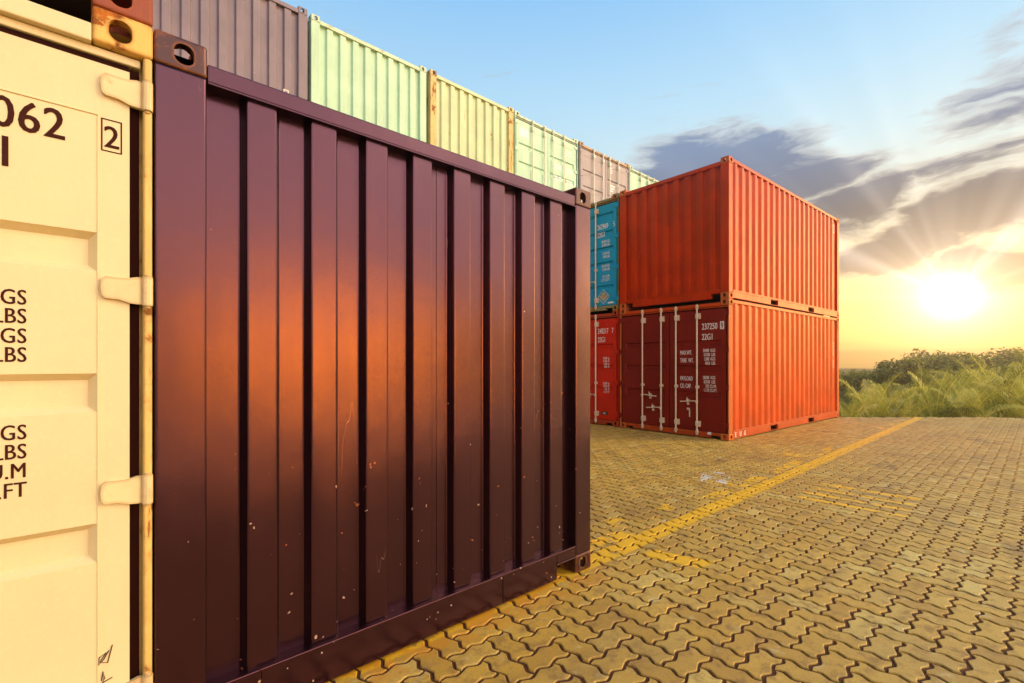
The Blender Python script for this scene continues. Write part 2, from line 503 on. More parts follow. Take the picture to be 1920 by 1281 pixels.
# ------------------------------------------------------------------ materials
M = {}
M['dark'] = paint('plum_black_paint', (.008, .0020, .0028), rust=.03, rough=.20, ior=1.74, tint=(1.0, .45, .56), rustcol=(.34, .10, .02), wave=.13, rvar=.14, fade=.1, chips=1.0, chipcol=(.42, .28, .18), streaks=.1)
M['dark_cast'] = paint('plum_black_casting', (.022, .006, .006), rust=.46, rough=.36, ior=1.65, tint=(1, .62, .55), rustcol=(.40, .12, .02), wave=.2, chips=.6, edge=.9)
M['cream'] = paint('cream_paint', (.70, .57, .30), rust=.10, rough=.5, rustcol=(.42, .2, .05), wave=.3, fade=.04, streaks=.05)
M['cream_cast'] = paint('cream_rusty_casting', (.72, .46, .10), rust=.56, rough=.6, rustcol=(.50, .15, .015), wave=.4, fade=.1, edge=.8)
M['cream_hinge'] = paint('cream_rust_edged_hinge', (.70, .55, .27), rust=.30, rough=.5, rustcol=(.46, .19, .03), edge=.55)
M['cream_post'] = paint('cream_scuffed_post', (.70, .48, .13), rust=.50, rough=.55, rustcol=(.50, .18, .02), edge=.5)
M['rusty'] = paint('rust_red_paint', (.26, .05, .012), rust=.55, rough=.6, rustcol=(.52, .14, .012), wave=.5, edge=.6)
M['mauve'] = paint('mauve_paint', (.20, .150, .165), rust=.06, rough=.42, ior=1.5, chips=.3, chipcol=(.6, .5, .45))
M['rose'] = paint('faded_mauve_paint', (.36, .30, .28), rust=.08, rough=.5, rustcol=(.45, .22, .08))
M['mauve_rust'] = paint('mauve_rusty_frame', (.46, .30, .16), rust=.42, rough=.5, rustcol=(.50, .22, .05), edge=.5)
M['green'] = paint('pale_green_paint', (.46, .69, .46), rust=.03, rough=.5, fade=.08, streaks=.13, rustcol=(.40, .22, .06))
M['ygreen'] = paint('yellowed_green_paint', (.57, .65, .36), rust=.34, rough=.55, fade=.08, rustcol=(.50, .27, .05))
M['ygreen_rust'] = paint('yellowed_green_rusty_frame', (.62, .50, .18), rust=.54, rough=.6, rustcol=(.50, .20, .025), edge=.8)
M['green_cast'] = paint('pale_green_frame', (.54, .68, .44), rust=.16, rough=.5, rustcol=(.45, .27, .07), edge=.4)
M['orange'] = paint('orange_red_paint', (.45, .026, .0015), rust=.08, rough=.36, ior=1.42, tint=(1, .55, .25), chips=.35, chipcol=(.75, .40, .18), rustcol=(.56, .16, .02), fade=.18, streaks=.24, wave=.4)
M['orange_cast'] = paint('orange_frame_paint', (.54, .105, .014), rust=.24, rough=.5, ior=1.4, chips=.3, rustcol=(.62, .24, .03), edge=.8)
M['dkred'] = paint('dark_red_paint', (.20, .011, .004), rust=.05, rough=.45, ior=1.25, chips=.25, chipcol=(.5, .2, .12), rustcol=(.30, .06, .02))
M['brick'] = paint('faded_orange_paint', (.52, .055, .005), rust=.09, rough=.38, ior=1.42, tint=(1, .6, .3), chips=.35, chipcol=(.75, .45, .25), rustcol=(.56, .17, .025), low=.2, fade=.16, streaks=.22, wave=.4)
M['red'] = paint('bright_red_paint', (.56, .018, .003), rust=.05, rough=.45, ior=1.28, chips=.25, rustcol=(.35, .08, .02))
M['red_cast'] = paint('red_frame_paint', (.44, .04, .008), rust=.36, rough=.5, ior=1.4, rustcol=(.48, .14, .015), edge=.6)
M['teal'] = paint('teal_paint', (.002, .32, .50), rust=.03, rough=.45, ior=1.3, fade=.06, rustcol=(.35, .15, .04))
M['teal_cast'] = paint('teal_rusty_frame', (.22, .22, .09), rust=.62, rough=.6, rustcol=(.48, .19, .025), edge=.6)
M['gasket'] = plain('rubber_gasket', (.022, .004, .002), .8)
for k_ in M['gasket'].node_tree.nodes:
    if k_.type == 'BSDF_PRINCIPLED': k_.inputs['IOR'].default_value = 1.15
M['zinc'] = plain('galvanised_bar', (.72, .55, .36), .45, .25, .25)
M['cream_bar'] = plain('pale_green_bar', (.78, .76, .55), .5, 0, .15)
M['under'] = plain('underfloor_steel', (.045, .022, .014), .8)
M['white_mark'] = plain('white_lettering', (.80, .72, .62), .6, 0, .1)
M['brown_mark'] = plain('brown_lettering', (.045, .010, .004), .7, 0, .25)
for k_ in M['brown_mark'].node_tree.nodes:
    if k_.type == 'BSDF_PRINCIPLED': k_.inputs['IOR'].default_value = 1.2
M['faint_mark'] = plain('faded_white_lettering', (.82, .86, .76), .6, 0, .06)
M['gold_mark'] = plain('gold_emblem', (.62, .42, .16), .5, 0, .3)

# ------------------------------------------------------------------ the containers
def mats(body, cast=None, post=None, rail=None, door=None, bar='zinc'):
    d = dict(body=M[body], gasket=M['gasket'], bar=M[bar], under=M['under'])
    if cast: d['cast'] = M[cast]
    if post: d['post'] = M[post]
    if rail: d['rail'] = M[rail]
    if door: d['door'] = M[door]
    return d
DX, DYW = .206, 2.0976
container('big plum black container with its corrugated end facing the yard, nearest in the photo', (DX, DYW, 0), 0, 'end', mats('dark', 'dark_cast'))
CX = DX - .002 - W
cr, drs = container('cream container with brown stencilled letters, at the left edge beside the dark one', (CX, DYW, 0), 0, 'doors', dict(mats('cream', 'cream_cast', 'cream_post'), hinge=M['cream_hinge']))
dr = drs[1]; yt = DY - .0012
def cx(x): return x - CX
T = []
def t_r(txt, xr, z, size, sx): T.append((txt, cx(xr), z, size, sx, 'RIGHT', 1.05))
t_r('062', -.021, 2.127, .136, .80)
t_r('22G1', -.130, 2.008, .134, .80)
T.append(('2', cx(.0925), 2.137, .105, .82, 'CENTER'))
for txt, z in (('30480 KGS', 1.590), ('67200 LBS', 1.532), ('2250 KGS', 1.471), ('4960 LBS', 1.413), ('28230 KGS', 1.174), ('62240 LBS', 1.115), ('33.2 CU.M', 1.056), ('1173 CU.FT', .997)):
    t_r(txt, -.110, z, .066, .72)
marking(dr, T, M['brown_mark'], yt)
frame_marks(dr, [(cx(.065), cx(.120), 2.122, 2.232)], M['brown_mark'], yt, .004)
sq = MB()                                             # pen squiggle near the foot of the door
pts = [(.085, .44), (.072, .415), (.058, .40), (.060, .425), (.078, .435), (.062, .41), (.082, .40), (.094, .455)]
sq.tube([(cx(a), yt - .001, z) for a, z in pts], .0016, 5)
pts = [(.066, .345), (.070, .375), (.074, .35), (.068, .338), (.094, .345)]
sq.tube([(cx(a), yt - .001, z) for a, z in pts], .0016, 5)
put('scribble', sq.mesh('scribble'), M['brown_mark'], dr)
container('rust red container stacked on top of the cream one, only its corner in the photo', (CX, DYW, H), 0, 'end', mats('rusty'))

# two high red and orange stack
RZ = R(-2.245)
def stackpos(z):
    # the blind end faces -X: local x runs towards -Y, local y towards +X
    ox, oy = 8.7707, 3.8177
    return (ox - math.sin(RZ) * W, oy + math.cos(RZ) * W, z)
up, _ = container('bright orange container with a corrugated end, on top of the dark red doors', stackpos(H), RZ - math.pi / 2, 'end', mats('orange', 'orange_cast'), 'orange containers stacked by the yellow line')
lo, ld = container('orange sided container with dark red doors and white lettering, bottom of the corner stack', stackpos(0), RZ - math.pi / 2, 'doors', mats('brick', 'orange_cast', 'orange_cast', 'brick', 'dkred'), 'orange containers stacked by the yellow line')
WM = M['white_mark']; yb = DY - .0012
def sb(v): return 6.235 - v                           # photo-side Y on the stack face to local x
marking(ld[1], [('237250', 1.905, 2.045, .165, .62, 'LEFT', 1.0), ('22G1', 1.905, 1.850, .165, .62, 'LEFT', 1.0),
    ('MAX.WT.', 1.455, 1.575, .118, .50, 'LEFT'), ('TARE  WT.', 1.455, 1.425, .118, .50, 'LEFT'), ('PAYLOAD', 1.455, 1.075, .118, .50, 'LEFT'), ('CU. CAP.', 1.455, .930, .118, .50, 'LEFT'),
    ('30480  KGS', 2.170, 1.620, .085, .58, 'RIGHT'), ('67200  LBS', 2.170, 1.540, .085, .58, 'RIGHT'), ('2280  KGS', 2.170, 1.460, .085, .58, 'RIGHT'), ('4850  LBS', 2.170, 1.380, .085, .58, 'RIGHT'),
    ('28200  KGS', 2.170, 1.110, .085, .58, 'RIGHT'), ('62350  LBS', 2.170, 1.030, .085, .58, 'RIGHT'), ('332 CU.M.', 2.195, .950, .085, .58, 'RIGHT'), ('1,173 CU.FT.', 2.210, .872, .085, .58, 'RIGHT')], WM, yb)
bars_mark(ld[1], [(2.262, 2.338, 2.035, 2.180)], WM, yb)
marking(ld[1], [('9', 2.300, 2.048, .155, .62, 'CENTER')], M['dkred'], yb - .0015)
pl = MB(); pl.box(2.03, 2.10, -.004, .004, .07, .12, .003); put('seal_tag', pl.mesh('seal_tag'), WM, ld[1])
pl = MB(); pl.box(1.60, 1.66, DY - .012, DY, .50, .545, .004); pl.box(1.645, 1.67, DY - .012, DY, .37, .51, .004); put('latch', pl.mesh('latch'), M['zinc'], ld[1])
# lettering on the yard side (local x = W face, reading towards +y)
marking(lo, [('E', .24, .045, .13, .8, 'LEFT'), ('U', .42, .050, .13, .8, 'LEFT'), ('G', .60, .045, .13, .8, 'LEFT')], M['faint_mark'], W - .001, side=True)
for i in range(9):
    mk = MB()
    if i not in (3,): mk.quad((W - .0085, 5.62, 1.30 + i * .075), (W - .0085, 5.66, 1.30 + i * .075), (W - .0085, 5.66, 1.34 + i * .075), (W - .0085, 5.62, 1.34 + i * .075))
    if mk.f: put('marking', mk.mesh('marking'), WM, lo)
def ring_label(parent, y0, z0):
    mb = MB(); x = W - .0085
    mb.v = [(x, y0 + a, z0 + b_) for a, b_ in ((0, 0), (.10, 0), (.10, .22), (0, .22), (.02, .02), (.08, .02), (.08, .20), (.02, .20))]
    mb.f = [(i, (i + 1) % 4, 4 + (i + 1) % 4, 4 + i) for i in range(4)]
    put('marking', mb.mesh('marking'), WM, parent)
ring_label(up, 5.60, 2.15)

# teal on red, next to them
BX, BY = 8.895, 6.305 + W
bands5 = ((.50, .59), (1.02, 1.12), (1.36, 1.46), (1.72, 1.82), (2.12, 2.22))
tl, td = container('teal container with rusty frame, stacked on the bright red one behind the dark corner', (BX, BY, H), -math.pi / 2, 'doors', mats('teal', 'teal_cast', 'teal_cast', 'teal_cast', 'teal'), bands=bands5)
rd, rdd = container('bright red container with white lettering standing on the paving below the teal one', (BX, BY, 0), -math.pi / 2, 'doors', mats('red', 'red_cast', 'red', 'red_cast', 'red'))
marking(td[1], [('262969', 1.845, 1.875, .17, .60, 'LEFT'), ('5', 2.285, 1.875, .17, .60, 'LEFT'), ('22G1', 1.845, 1.690, .17, .60, 'LEFT')] +
    [(a, 2.20, z, .085, .55, 'RIGHT') for a, z in (('30,480 KGS.', 1.555), ('67,200 LBS.', 1.475), ('2,220 KGS.', 1.285), ('4,900 LBS.', 1.205), ('28,260 KGS.', 1.00), ('62,300 LBS.', .92), ('33.2 CU.M.', .76), ('1,173 CU.FT.', .68))], M['white_mark'], DY - .0015)
em = MB()                                             # diamond shaped emblem with scrollwork
def ringpoly(c, r0, r1, n, sx=1, sz=1, y=DY - .002):
    for i in range(n):
        a, b_ = 2 * math.pi * i / n, 2 * math.pi * (i + 1) / n
        em.quad((c[0] + r0 * math.cos(a) * sx, y, c[1] + r0 * math.sin(a) * sz), (c[0] + r1 * math.cos(a) * sx, y, c[1] + r1 * math.sin(a) * sz), (c[0] + r1 * math.cos(b_) * sx, y, c[1] + r1 * math.sin(b_) * sz), (c[0] + r0 * math.cos(b_) * sx, y, c[1] + r0 * math.sin(b_) * sz))
ec = (2.02, .33)
ringpoly(ec, .150, .170, 4, 1.0, 1.0)
for q, (rx_, rz_) in enumerate(((.10, .035), (.06, .09), (.13, .015))):
    ringpoly((ec[0], ec[1] + .01 * q), .6, 1.0, 10, rx_, rz_)
for k in range(-3, 4): em.quad((ec[0] + k * .03 - .006, DY - .0022, ec[1] - .10 + abs(k) * .02), (ec[0] + k * .03 + .006, DY - .0022, ec[1] - .10 + abs(k) * .02), (ec[0] + k * .03 + .010, DY - .0022, ec[1] + .09 - abs(k) * .02), (ec[0] + k * .03 - .002, DY - .0022, ec[1] + .09 - abs(k) * .02))
put('emblem', em.mesh('emblem'), M['gold_mark'], td[1])
bars_mark(td[1], [(2.14, 2.30, .165, .20)], WM, DY - .0015)
marking(rdd[1], [('248217', 1.86, 2.085, .17, .58, 'LEFT'), ('7', 2.245, 2.085, .17, .58, 'LEFT'), ('22G1', 1.86, 1.890, .17, .58, 'LEFT')] +
    [(a, 2.18, z, .075, .55, 'RIGHT') for a, z in (('30,480  kg', 1.50), ('67,200  lb', 1.435), ('2,280  kg', 1.37), ('4,850  lb', 1.305), ('28,200  kg', .93), ('62,350  lb', .865), ('33.2  M', .80), ('1,173  FT', .735))], M['white_mark'], DY - .0015)
bars_mark(rdd[1], [(1.96, 2.14, .235, .31)], M['under'], DY - .0015)
marking(rdd[1], [('- MAL', 1.985, .250, .06, .7, 'LEFT')], WM, DY - .003)

# the three high row behind
ROWX, ROWY, PITCH = 3.175, 8.891, 2.508
GR = 'containers in the three high row along the back'
top = {-1: ('mauve', 'mauve', None, 'end', 'mauve corrugated container at the left end of the back row, top tier'),
       0: ('green', 'green_cast', None, 'end', 'clean pale green corrugated container between mauve and rust stained ones, top tier'),
       1: ('ygreen', 'ygreen_rust', 'ygreen_rust', 'end', 'rust stained yellowish green corrugated container in the back row, top tier'),
       2: ('green', 'green_cast', 'green', 'doors', 'pale green container with white placard on its closed doors, top tier'),
       3: ('rose', 'mauve_rust', 'rose', 'doors', 'mauve container with rusty edged doors beside the pale green doors, top tier'),
       4: ('green', 'green_cast', 'green', 'doors', 'farthest pale green container, peeping above the orange corner stack')}
under = ['dkred', 'mauve', 'teal', 'brick', 'green', 'red', 'ygreen', 'dark', 'orange', 'mauve', 'green', 'dkred']
words = dict(dkred='dark red', mauve='mauve', teal='teal', brick='faded orange', green='pale green', red='bright red', ygreen='yellowish green', dark='plum black', orange='orange')
place = {-1: 'at the left end', 0: 'second from the left', 1: 'third from the left', 2: 'fourth from the left', 3: 'fifth from the left', 4: 'at the far right'}
row_door = {}
for k in range(-1, 5):
    b, cst, pst, fr, lab = top[k]
    x = ROWX + PITCH * k
    rail = 'mauve_rust' if b == 'rose' else ('green_cast' if b == 'green' else ('ygreen' if b == 'ygreen' else None))
    dyo = (.0, .03, -.01, .02, .0, .03)[k + 1]
    cc, dd = container(lab, (x, ROWY + dyo, 2 * H), 0, fr, mats(b, cst, pst, rail, bar='cream_bar'), GR)
    row_door[k] = dd
    if k == -1:
        frame_marks(cc, [(2.03, 2.12, .86, 1.02)], WM, .0195, .018)
    for tier in (0, 1):
        u = under[((k + 1) * 2 + tier) % len(under)]
        fr2 = 'doors' if (k + tier) % 2 else 'end'
        container(f'{words[u]} container {place[k]} of the back row, {"bottom" if tier == 0 else "middle"} tier', (x, ROWY + (.02 if tier else .04), tier * H), 0, fr2, mats(u, 'mauve_rust' if u in ('mauve', 'dark') else None), GR)
gd = row_door[2]
bars_mark(gd[0], [(.17, .49, 2.02, 2.25)], M['faint_mark'], DY - .0015)
rects = []
for i, z in enumerate((2.10, 2.02, 1.62, 1.55, 1.30, 1.23, 1.00, .93)):
    for x in ((1.96, 2.05), (2.08, 2.17), (2.19, 2.24)) if i % 2 else ((1.96, 2.10), (2.13, 2.20)): rects.append((x[0], x[1], z, z + .045))
    if i in (2, 3, 4, 5): rects.append((1.48, 1.60 + .04 * (i % 2), z, z + .05)); rects.append((1.64, 1.76, z, z + .05))
bars_mark(gd[1], rects, M['faint_mark'], DY - .0015)
md = row_door[3]
rects = [(1.46, 1.56, 2.20 - i * .07, 2.235 - i * .07) for i in range(3)] + [(1.46, 1.70, 1.66, 1.70), (1.46, 1.66, 1.58, 1.62), (1.46, 1.72, 1.20, 1.26), (1.46, 1.60, 1.50, 1.54)]
bars_mark(md[1], rects, M['faint_mark'], DY - .0015)

# ------------------------------------------------------------------ the yard
YAW = R(42.228); FX, FY = math.sin(YAW), math.cos(YAW); RX, RY = FY, -FX
EDGE = 12.62; HAZE = .0042
def yard_mat(name, pav):
    m, nt, bs = new_mat(name)
    ob = nt.new('ShaderNodeTexCoord').outputs['Object']
    X, Y, Z = nt.xyz(ob)
    gi = nt.new('ShaderNodeNewGeometry')
    rnd = gi.outputs['Random Per Island'] if pav else nt.noise(ob, .6, 2)
    base = nt.ramp(rnd, [(0, (.48, .272, .036)), (.3, (.56, .330, .044)), (.6, (.61, .375, .054)), (.9, (.57, .36, .066)), (1, (.68, .48, .11))])
    big = nt.noise(ob, .55, 5, .6)
    c = nt.mix(nt.m('MULTIPLY', nt.step(big, .45, .72), .45), base, (.26, .15, .04))
    bl = nt.noise(ob, 9, 8, .7)
    c = nt.mix(nt.m('MULTIPLY', nt.step(bl, .48, .66), .75), c, (.27, .145, .035))
    li = nt.noise(nt.vm('ADD', ob, (31, 7, 0)), 6, 8, .7)
    c = nt.mix(nt.m('MULTIPLY', nt.step(li, .56, .70), .72), c, (.62, .49, .20))
    gr = nt.noise(ob, 130, 4, .7)
    c = nt.mix(nt.m('MULTIPLY', nt.step(gr, .52, .68), .6), c, (.22, .13, .04))
    gr2 = nt.noise(nt.vm('ADD', ob, (3, 17, 0)), 240, 2, .6)
    c = nt.mix(nt.m('MULTIPLY', nt.step(gr2, .66, .74), .5), c, (.66, .55, .34))
    # tyre rubber and oil stains
    oil = nt.noise(nt.vm('MULTIPLY', ob, (.8, 1.6, 1)), 1.3, 6, .62, .8)
    c = nt.mix(nt.m('MULTIPLY', nt.step(oil, .56, .74), .62), c, (.17, .085, .03))
    # worn yellow paint: the long line, and the remains of a painted box
    wear = nt.noise(ob, 5.5, 8, .68); wear2 = nt.noise(nt.vm('ADD', ob, (11, 5, 0)), 1.6, 3, .5)
    def band(v, c0, hw, soft): return nt.step(nt.m('ABSOLUTE', nt.m('SUBTRACT', v, c0)), hw + soft, hw)
    def both(a, b): return nt.m('MULTIPLY', a, b)
    wob = nt.m('ADD', Y, nt.m('MULTIPLY', nt.m('SUBTRACT', wear, .5), .08))
    line = both(band(wob, 2.165, .075, .02), nt.step(nt.m('ADD', wear, nt.m('MULTIPLY', nt.step(X, 2.0, 5.5), .18)), .40, .46))
    line2 = both(both(band(wob, 2.36, .05, .03), nt.step(wear2, .52, .58)), nt.step(wear, .42, .5))
    yel = nt.m('MAXIMUM', line, line2)
    bx = both(nt.step(Y, .80, .90), nt.step(Y, 1.80, 1.70))
    for xc, hw in ((5.68, .035), (5.94, .04), (6.20, .03), (6.48, .045)):
        yel = nt.m('MAXIMUM', yel, both(both(band(X, xc, hw, .02), bx), nt.step(wear, .40, .47)))
    ar = both(both(band(nt.m('ADD', X, nt.m('MULTIPLY', Y, .30)), 3.76, .075, .02), both(nt.step(Y, 1.55, 1.60), nt.step(Y, 2.02, 1.95))), nt.step(wear, .36, .44))
    yel = nt.m('MAXIMUM', yel, ar)
    for px, py, r in ((5.61, 2.50, .15), (4.29, 2.52, .13), (3.56, 2.54, .14), (3.3, 2.3, .16), (8.2, 2.6, .2)):
        d = nt.m('SQRT', nt.m('ADD', nt.m('POWER', nt.m('SUBTRACT', X, px), 2), nt.m('POWER', nt.m('SUBTRACT', Y, py), 2)))
        yel = nt.m('MAXIMUM', yel, both(nt.step(d, r, r * .6), nt.step(wear, .46, .53)))
    c = nt.mix(nt.m('MULTIPLY', yel, .95), c, nt.mix(bl, (.74, .37, .006), (.95, .56, .012)))
    whi = both(both(nt.step(X, 5.5, 5.6), nt.step(X, 6.25, 6.15)), both(nt.step(nt.m('ADD', Y, nt.m('MULTIPLY', X, -.32)), .66, .70), nt.step(nt.m('ADD', Y, nt.m('MULTIPLY', X, -.32)), 1.05, 1.0)))
    c = nt.mix(nt.m('MULTIPLY', both(whi, nt.step(wear, .5, .56)), .8), c, (.70, .66, .56))
    # orange rust wash run off along the foot of the dark container
    rw = both(band(Y, 2.10, .02, .24), both(nt.step(X, -.2, .2), nt.step(X, 2.9, 2.5)))
    c = nt.mix(nt.m('MULTIPLY', nt.m('MULTIPLY', rw, nt.step(wear, .40, .55)), .8), c, (.58, .24, .015))
    nt.put(bs.inputs['Base Color'], c)
    nt.put(bs.inputs['Roughness'], nt.lin(bl, .3, .7, .44, .72))
    bp = nt.new('ShaderNodeBump'); bp.inputs['Strength'].default_value = .5; bp.inputs['Distance'].default_value = .006
    nt.put(bp.inputs['Height'], nt.m('ADD', nt.m('MULTIPLY', bl, .6), nt.m('MULTIPLY', gr, .35)))
    nt.put(bs.inputs['Normal'], bp.outputs[0])
    return m
M['paver'] = yard_mat('clay_paver', True)
M['joint'] = plain('joint_dirt', (.095, .028, .005), .95, 0, .6)
M['slab'] = plain('yard_slab', (.36, .25, .09), .9, 0, .25)

def inside_yard(x, y):
    """past the far edge of the raised yard the plantation drops away"""
    d = x * FX + y * FY
    return d < EDGE or (x * RX + y * RY) < d * .65
# interlocking zigzag pavers in herringbone, each a block with a chamfered rim
w = .1197; J = .0072; AMP = .0115
def unit_edge(p, q):
    """points of one wavy unit edge from p to q (q excluded)"""
    dx, dy = q[0] - p[0], q[1] - p[1]
    out = [p]
    s = 1 if abs(dx) > .5 else -1                      # horizontal edges wave +y first, vertical ones -x first
    for t, a in ((.20, .85), (.33, 1.0), (.67, -1.0), (.80, -.85)):
        fwd = (dx + dy) > 0
        tt = t if fwd else 1 - t; aa = a if fwd else -a
        aa = (AMP / w) * (a if fwd else a * 1.0)
        tpos = t
        # evaluate the shared profile at the canonical parameter
        can = t if fwd else 1 - t
        prof = {.20: .85, .33: 1.0, .67: -1.0, .80: -.85}[round(can, 2)] * AMP / w
        if abs(dx) > .5: out.append((p[0] + dx * t, p[1] + prof))
        else: out.append((p[0] - prof, p[1] + dy * t))
    return out
def outline(horizontal):
    cor = [(0, 0), (1, 0), (2, 0), (2, 1), (1, 1), (0, 1)] if horizontal else [(0, 0), (1, 0), (1, 1), (1, 2), (0, 2), (0, 1)]
    pts = []
    for a, b_ in zip(cor, cor[1:] + cor[:1]): pts += unit_edge(a, b_)
    return np.array(pts) * w
def inset(P, d):
    n = len(P); a = P - np.roll(P, 1, 0); b_ = np.roll(P, -1, 0) - P
    na = np.stack([-a[:, 1], a[:, 0]], 1); na /= np.linalg.norm(na, axis=1)[:, None]
    nb = np.stack([-b_[:, 1], b_[:, 0]], 1); nb /= np.linalg.norm(nb, axis=1)[:, None]
    m = na + nb; m /= np.maximum(np.linalg.norm(m, axis=1)[:, None], .3)
    return P + m * d
OUT = {h: (inset(outline(h), J), inset(outline(h), J + .0022), inset(outline(h), J + .0052)) for h in (True, False)}
def keep_paver(cx_, cy_):
    if not inside_yard(cx_ , cy_) or cx_ > 17.9: return False
    if cx_ * FX + cy_ * FY < -1.5 and cy_ < -3.0: return False
    if -2.0 < cx_ < DX + W - .3 and cy_ > DYW + .35: return False       # under the near containers
    if cx_ > 9.2 and cy_ > 4.2: return False                             # under the stacks
    if cy_ > 8.6: return False
    return True
verts = []; faces_top = []; counts = []
V = []; loops = []; lt = []
base_i = 0
NP = 30
i0, i1, j0, j1 = int(-2.6 / w), int(18 / w), int(-2.9 / w), int(8.8 / w)
nb = 0
for j in range(j0, j1):
    for i in range(i0, i1):
        q = (i - j) % 4
        if q == 0: hor, sz = True, (2, 1)
        elif q == 3: hor, sz = False, (1, 2)
        else: continue
        # herringbone: horizontal block starts where (i-j)%4==0, vertical where (i-j)%4==3 one row up
        X0, Y0 = i * w, j * w
        cx_, cy_ = X0 + sz[0] * w / 2, Y0 + sz[1] * w / 2
        if not keep_paver(cx_, cy_): continue
        o = OUT[hor]
        g = rng.normal(0, 1, 6)
        a = g[0] * .007; ca, sa = math.cos(a), math.sin(a)
        c0 = np.array([sz[0] * w / 2, sz[1] * w / 2])
        tx, ty, dz = g[1] * .004, g[2] * .004, g[3] * .0011
        for ring, z in ((o[0], -.020), (o[1], -.0022), (o[2], 0.0)):
            p = ring - c0
            x = p[:, 0] * ca - p[:, 1] * sa + g[4] * .0011; y = p[:, 0] * sa + p[:, 1] * ca + g[5] * .0011
            zz = z + x * tx + y * ty + dz - .0045
            V.append(np.stack([x + cx_, y + cy_, zz], 1))
        b0 = nb * 3 * NP
        k = np.arange(NP); k2 = (k + 1) % NP
        q1 = np.stack([b0 + k, b0 + k2, b0 + NP + k2, b0 + NP + k], 1)
        q2 = np.stack([b0 + NP + k, b0 + NP + k2, b0 + 2 * NP + k2, b0 + 2 * NP + k], 1)
        loops += [q1.ravel(), q2.ravel(), b0 + 2 * NP + k]
        lt += [4] * (2 * NP) + [NP]
        nb += 1
V = np.concatenate(V); loops = np.concatenate(loops).astype(np.int32); lt = np.array(lt, np.int32)
me = bpy.data.meshes.new('paving'); me.vertices.add(len(V)); me.vertices.foreach_set('co', V.astype(np.float32).ravel())
me.loops.add(len(loops)); me.loops.foreach_set('vertex_index', loops)
me.polygons.add(len(lt)); me.polygons.foreach_set('loop_start', np.concatenate([[0], np.cumsum(lt)[:-1]]).astype(np.int32))
me.polygons.foreach_set('use_smooth', [False] * len(lt)); me.update(calc_edges=True); me.validate()
pv = put('paving', me, M['paver']); tag(pv, kind='structure')

# yard slab under the pavers: dirt in the joints, with a retaining face at the far edge
def at(d, r): return (d * FX + r * RX, d * FY + r * RY)


corner = at(EDGE, 8.50)
pts = [(-60, -3.0), ((EDGE + 3.0 * FY) / FX, -3.0), corner, at(30, 30 * .655), (30, 70), (-60, 70)]
mb = MB(); mb.prism(pts, lambda p: (p[0], p[1], -.6), lambda p: (p[0], p[1], -.0125))
sl = put('yard_ground', mb.mesh('yard_ground'), M['joint']); tag(sl, kind='structure')

# terrain
def terrain_mat():
    m, nt, bs = new_mat('plantation_soil')
    ob = nt.new('ShaderNodeTexCoord').outputs['Object']
    n = nt.noise(ob, .35, 8, .65)
    nt.put(bs.inputs['Base Color'], nt.ramp(n, [(.3, (.055, .045, .014)), (.5, (.085, .085, .02)), (.7, (.13, .12, .035))]))
    bs.inputs['Roughness'].default_value = .95; bs.inputs['IOR'].default_value = 1.05
    return m
M['soil'] = terrain_mat()
nn = 90; ex = np.sign(np.linspace(-1, 1, nn)) * np.abs(np.linspace(-1, 1, nn)) ** 3 * 330
mb = MB()
for a in ex:
    for b_ in ex:
        d = a * FX + b_ * FY
        z = -1.25 + .10 * math.sin(a * .31) * math.cos(b_ * .27) - .4 * min(1, max(0, (d - 40) / 60))
        mb.v.append((12 + a, 4 + b_, z))
for i in range(nn - 1):
    for j in range(nn - 1): mb.f.append((i * nn + j, (i + 1) * nn + j, (i + 1) * nn + j + 1, i * nn + j + 1))
te = put('terrain', mb.mesh('terrain', True), M['soil']); tag(te, kind='structure')

m_, n_, b_s = new_mat('added_glow_mirror'); b_s.inputs['Base Color'].default_value = (.02, .025, .03, 1); b_s.inputs['Roughness'].default_value = .06
mb = MB(); mb.quad((-300, -320, -.75), (330, -320, -.75), (330, -3.02, -.75), (-300, -3.02, -.75))  # added sheet behind the camera, mirrors the orange glow towards the dark container
tag(put('glow_mirror', mb.mesh('glow_mirror'), m_), kind='structure')

# ------------------------------------------------------------------ vegetation
def leaf_mat(name, a, b_, c_, trans, tone=False):
    m, nt, bs = new_mat(name)
    gi = nt.new('ShaderNodeNewGeometry'); ob = nt.new('ShaderNodeTexCoord').outputs['Object']
    n = nt.m('ADD', nt.m('MULTIPLY', gi.outputs['Random Per Island'], .6), nt.m('MULTIPLY', nt.noise(ob, 1.3, 4), .4))
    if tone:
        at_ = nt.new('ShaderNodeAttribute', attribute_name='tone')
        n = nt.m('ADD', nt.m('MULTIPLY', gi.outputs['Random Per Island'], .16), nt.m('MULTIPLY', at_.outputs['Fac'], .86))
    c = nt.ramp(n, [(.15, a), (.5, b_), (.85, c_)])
    nt.put(bs.inputs['Base Color'], c); bs.inputs['Roughness'].default_value = .5
    tr = nt.new('ShaderNodeBsdfTranslucent'); nt.put(tr.inputs[0], nt.mix(.5, c, (.42, .42, .05), 'SCREEN'))
    mx = nt.new('ShaderNodeMixShader'); mx.inputs[0].default_value = trans
    nt.l.new(bs.outputs[0], mx.inputs[1]); nt.l.new(tr.outputs[0], mx.inputs[2])
    out = next(n for n in nt.n if n.type == 'OUTPUT_MATERIAL'); nt.l.new(mx.outputs[0], out.inputs[0])
    return m
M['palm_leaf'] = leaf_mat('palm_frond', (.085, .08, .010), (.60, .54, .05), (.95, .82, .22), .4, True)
M['tree_leaf'] = leaf_mat('tree_leaf', (.035, .034, .008), (.15, .14, .02), (.60, .50, .09), .35)
M['bark'] = plain('bark', (.14, .09, .045), .9, 0, .4)
M['palm_bark'] = plain('palm_bark', (.24, .18, .08), .85, 0, .35)

